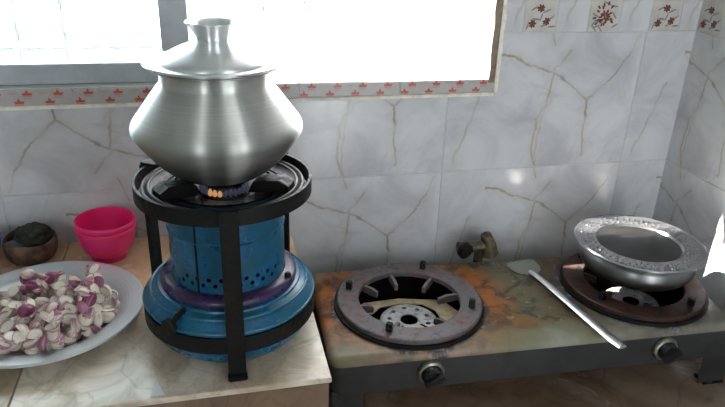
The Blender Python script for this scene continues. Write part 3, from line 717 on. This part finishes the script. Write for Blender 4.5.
bm.faces.new(rings[0]); bm.faces.new(rings[-1][::-1]); bmesh.ops.recalc_face_normals(bm, faces=bm.faces)
hd = link_mesh('handle', bm, MT['steel'], sp, 50)
link_mesh('hang_hole', lathe([(0, 0), (.0020, 0), (.0020, .0006), (0, .0006)], 12), MT['dark'], hd, 30, (0, -Lh+.012, rise+.0052))

# ================================================================== left side: plate, shallots, bowls
LX, LY = -.6925, -.2585
pl = tag(link_mesh('plate', lathe([(0, .0), (.088, .0), (.096, .003), (.106, .0150), (.1105, .0185), (.118, .0200), (.130, .0222), (.1345, .0232), (.1362, .0222), (.1372, .0206), (.1380, .0212), (.1378, .0236), (.1362, .0248), (.1335, .0246), (.118, .0218), (.1095, .0202), (.1045, .0165), (.095, .0048), (.087, .0018), (0, .0018)], 112), MT['plate'], None, 40, (LX, LY, CT)), 'wide-rimmed aluminium plate heaped with cut shallots', 'plate')
# ---- shallot pieces
def noisy(bm, amp, seed):
    rr = random.Random(seed); ph = [rr.uniform(0, 6) for _ in range(6)]
    for v in bm.verts:
        c = v.co; k = 1 + amp*(math.sin(c.x*300+ph[0]) + math.sin(c.y*280+ph[1]) + math.sin(c.z*240+ph[2]))/3
        v.co = c*k
def bulb_prof(r, L, n=8):
    out = []
    for i in range(n+1):
        t = i/n; z = -math.cos(PI*t)*L*.5
        rad = r*math.sin(PI*t)**.85*(1-.22*t) if 0 < i < n else 0
        out.append((rad, z))
    return out
def half_bulb(r, L, seed):
    bm = bmesh.new(); pr = bulb_prof(r, L); seg = 9; rows = []
    for rad, z in pr:
        rows.append([bm.verts.new((rad*math.cos(PI*k/(seg-1)), rad*math.sin(PI*k/(seg-1))*.95, z)) for k in range(seg)] if rad > 0 else [bm.verts.new((0, 0, z))])
    for a, b in zip(rows, rows[1:]):
        for k in range(seg-1):
            if len(a) == 1: bm.faces.new((a[0], b[k], b[k+1]))
            elif len(b) == 1: bm.faces.new((a[k], b[0], a[k+1]))
            else: bm.faces.new((a[k], b[k], b[k+1], a[k+1]))
    loop = [rows[0][0]] + [q[0] for q in rows[1:-1]] + [rows[-1][0]] + [q[-1] for q in rows[-2:0:-1]]
    f = bm.faces.new(loop)
    r2 = bmesh.ops.inset_region(bm, faces=[f], thickness=r*.16, depth=r*.10)
    f.material_index = 1
    bmesh.ops.recalc_face_normals(bm, faces=bm.faces); noisy(bm, .10, seed); return bm
def wedge(r, L, seed, ang=1.3):
    bm = bmesh.new(); pr = bulb_prof(r, L); seg = 6; rows = []
    for rad, z in pr:
        rows.append([bm.verts.new((rad*math.cos(-ang/2+ang*k/(seg-1))-r*.5, rad*math.sin(-ang/2+ang*k/(seg-1)), z)) for k in range(seg)] if rad > 0 else [bm.verts.new((-r*.5, 0, z))])
    core = [bm.verts.new((-r*.5, 0, z*.85)) for rad, z in pr]
    for i, (a, b) in enumerate(zip(rows, rows[1:])):
        A_ = a if len(a) > 1 else a*seg; B_ = b if len(b) > 1 else b*seg
        for k in range(seg-1):
            vs_ = []
            for v in (A_[k], B_[k], B_[k+1], A_[k+1]):
                if v not in vs_: vs_.append(v)
            if len(vs_) > 2: bm.faces.new(vs_)
        for side in (0, -1):
            vs_ = []
            for v in (A_[side], core[i], core[i+1], B_[side]):
                if v not in vs_: vs_.append(v)
            f = bm.faces.new(vs_ if side == 0 else vs_[::-1]); f.material_index = 1
    bmesh.ops.recalc_face_normals(bm, faces=bm.faces); noisy(bm, .11, seed); return bm
def petal(r, L, seed):
    bm = bmesh.new(); n, m = 7, 6; g = []
    for i in range(n):
        t = i/(n-1); wv = math.sin(PI*(.12+.82*t))**.7
        g.append([bm.verts.new((r*math.cos((k/(m-1)-.5)*2.0*wv) - r*.75, r*math.sin((k/(m-1)-.5)*2.0*wv), (t-.5)*L)) for k in range(m)])
    for i in range(n-1):
        for k in range(m-1): bm.faces.new((g[i][k], g[i][k+1], g[i+1][k+1], g[i+1][k]))
    bmesh.ops.recalc_face_normals(bm, faces=bm.faces); bmesh.ops.solidify(bm, geom=bm.faces[:], thickness=.0018); noisy(bm, .05, seed); return bm
def whole(r, L, seed):
    bm = lathe(bulb_prof(r, L, 10), 14); noisy(bm, .06, seed); return bm
kinds = []
def reg(bm, mats, name, label, grp, w_, r):
    me = bpy.data.meshes.new(name); bm.to_mesh(me); bm.free()
    for m in mats: me.materials.append(m)
    for p in me.polygons: p.use_smooth = True
    me.set_sharp_from_angle(angle=math.radians(38))
    kinds.append((me, name, label, grp, w_, r))
for s in range(4): reg(half_bulb(.0108+.0012*(s % 2), .020+.0018*s, s), [MT['sk_white'], MT['cut']], 'shallot_half', 'peeled shallot half with a pale cut face heaped on the plate', 'peeled shallot halves on the plate', 6, .0098)
for s in range(2): reg(half_bulb(.0104, .020+.002*s, s+20), [MT['sk_purple'], MT['cut']], 'shallot_half', 'purple-skinned shallot half heaped on the plate', 'purple shallot halves on the plate', 3, .0094)
for s in range(3): reg(wedge(.0140, .020+.002*s, s+7, 1.6), [MT['sk_white'], MT['cut']], 'shallot_wedge', 'pale shallot wedge lying in the heap on the plate', 'shallot wedges on the plate', 7, .0080)
for s in range(2): reg(petal(.011, .022+.003*s, s+11), [MT['sk_white'] if s else MT['sk_purple']], 'shallot_layer', ('pale' if s else 'purple') + ' curved shallot layer loose in the heap on the plate', ('pale' if s else 'purple') + ' shallot layers on the plate', 1, .0085)
reg(whole(.0100, .024, 15), [MT['sk_purple']], 'shallot_bulb', 'small whole purple shallot on top of the heap on the plate', 'whole purple shallots on the plate', 1.3, .0100)
rr = random.Random(21); placed = []
pick = [k for k in kinds for _ in range(int(k[4]*2))]
def drop(kind, px, py, spin=None, base=None):
    me, name, label, grp, w_, r = kind
    z = CT + .002 + r
    d0 = math.hypot(px-LX, py-LY)
    if d0 > .088: z += (d0-.088)*1.1
    for (qx, qy, qz, qr) in placed:
        d = math.hypot(px-qx, py-qy); R = (r+qr)*.58
        if d < R: z = max(z, qz + math.sqrt(R*R-d*d))
    placed.append((px, py, z, r))
    o = bpy.data.objects.new(name, me); col.objects.link(o); o.location = (px, py, z)
    o.rotation_euler = spin or (rr.uniform(0, 2*PI), rr.uniform(0, 2*PI), rr.uniform(0, 2*PI))
    if 'half' in name and spin is None and rr.random() < .42:
        o.rotation_euler = (-PI/2 + rr.uniform(-.6, .6), rr.uniform(-.6, .6), rr.uniform(0, 2*PI))
    tag(o, label, 'shallot', grp)
cand = 0
while len(placed) < 265 and cand < 4000:
    cand += 1
    ang = rr.uniform(0, 2*PI); d = .102*math.sqrt(rr.random()); t = len(placed)/265
    d *= (1 - .22*t)
    px, py = LX-.002 + d*math.cos(ang)*1.0, LY-.016 + d*math.sin(ang)*1.0
    drop(rr.choice(pick), px, py)
for (px, py) in ((-.690, -.185),):
    drop(kinds[-1], px, py, (PI/2+.2, .3, rr.uniform(0, 6)))

# ---- nested pink bowls
def pink_bowl(name, label, loc, rot):
    pf = [(0, .0), (.0285, .0), (.0300, .0015), (.0295, .0100), (.0300, .0125)] + spline([(.0335, .0150), (.0410, .0270), (.0455, .0450), (.0472, .0620)], 4) + [(.0490, .0632), (.0497, .0650), (.0495, .0705), (.0485, .0718), (.0472, .0712)] + spline([(.0460, .0620), (.0442, .0450), (.0398, .0280), (.0330, .0165)], 4) + [(.028, .0135), (0, .0130)]
    pf = [(x, z*.85) for x, z in pf]
    return tag(link_mesh(name, lathe(pf, 64), MT['pink'], None, 40, loc, rot), label, 'bowl')
BX, BY = -.6275, -.069
pink_bowl('bowl', 'pink plastic bowl on the worktop, the lower one of the nested pair', (BX, BY, CT), (0, 0, 0))
pink_bowl('bowl', 'pink plastic bowl nested inside another, the upper one of the pair', (BX-.0012, BY, CT+.0122), (0, math.radians(1.5), 0))
# ---- brown bowl with dark green clump, blue bowl at the edge
CX, CY = -.754, -.055
bm = lathe(spline([(0, .0), (.026, .0), (.034, .004), (.041, .016), (.0430, .030), (.0415, .040)], 5) + [(.0400, .0412), (.0388, .040), (.0400, .030), (.038, .017), (.031, .007), (0, .005)], 44)
for v in bm.verts: v.co.z += .0022*math.sin(math.atan2(v.co.y, v.co.x)*3+1) * (v.co.z/.04); v.co.x *= 1.0
tag(link_mesh('bowl', bm, MT['coconut'], None, 45, (CX, CY, CT)), 'rough brown bowl holding a dark green clump by the wall', 'bowl')
bm = bmesh.new(); bmesh.ops.create_icosphere(bm, subdivisions=4, radius=1)
for v in bm.verts:
    c = v.co.copy(); k = 1 + .10*math.sin(c.x*7+1)*math.sin(c.y*6) + .07*math.sin(c.z*13+c.x*9) + .05*math.sin(c.y*21+c.x*17)
    v.co = Vector((c.x*.029*k, c.y*.027*k, c.z*.021*k))
tag(link_mesh('greens_clump', bm, MT['green'], None, 60, (CX+.005, CY+.003, CT+.041)), 'dark green crumpled clump lying in the brown bowl', 'greens')
bm = bmesh.new(); bmesh.ops.create_icosphere(bm, subdivisions=3, radius=1)
for v in bm.verts:
    c = v.co.copy(); k = 1 + .18*math.sin(c.x*6)*math.sin(c.y*8+1); v.co = Vector((c.x*.018*k, c.y*.014*k, c.z*.006*k))
tag(link_mesh('grey_scrap', bm, MT['greyscrap'], None, 50, (CX-.020, CY-.012, CT+.034)), 'grey flattened scrap beside the green clump in the brown bowl', 'scrap')
pf = [(0, 0), (.030, 0), (.032, .004)] + spline([(.036, .008), (.046, .026), (.050, .045)], 4) + [(.052, .046), (.052, .049), (.049, .049)] + spline([(.048, .045), (.044, .027), (.033, .010)], 4) + [(0, .006)]
tag(link_mesh('bowl', lathe(pf, 48), MT['bluepl'], None, 40, (-.8455, -.068, CT)), 'blue plastic bowl cut off by the left edge of the photo', 'bowl')
# ---- small pointed white sheet at the front of the worktop
bm = bmesh.new()
pts = [(-.5294, -.4275, CT+.0008), (-.5365, -.4575, CT+.0012), (-.5185, -.4600, CT+.0030)]
mid = (-.5282, -.448, CT+.0014)
vs_ = [bm.verts.new(p) for p in pts]; c = bm.verts.new(mid)
for k in range(3): bm.faces.new((vs_[k], vs_[(k+1) % 3], c))
bmesh.ops.recalc_face_normals(bm, faces=bm.faces); bmesh.ops.solidify(bm, geom=bm.faces[:], thickness=.0004)
tag(link_mesh('pointed_white_sheet', bm, MT['white_sheet'], None, None), 'small pointed white sheet near the front edge of the worktop', 'scrap')
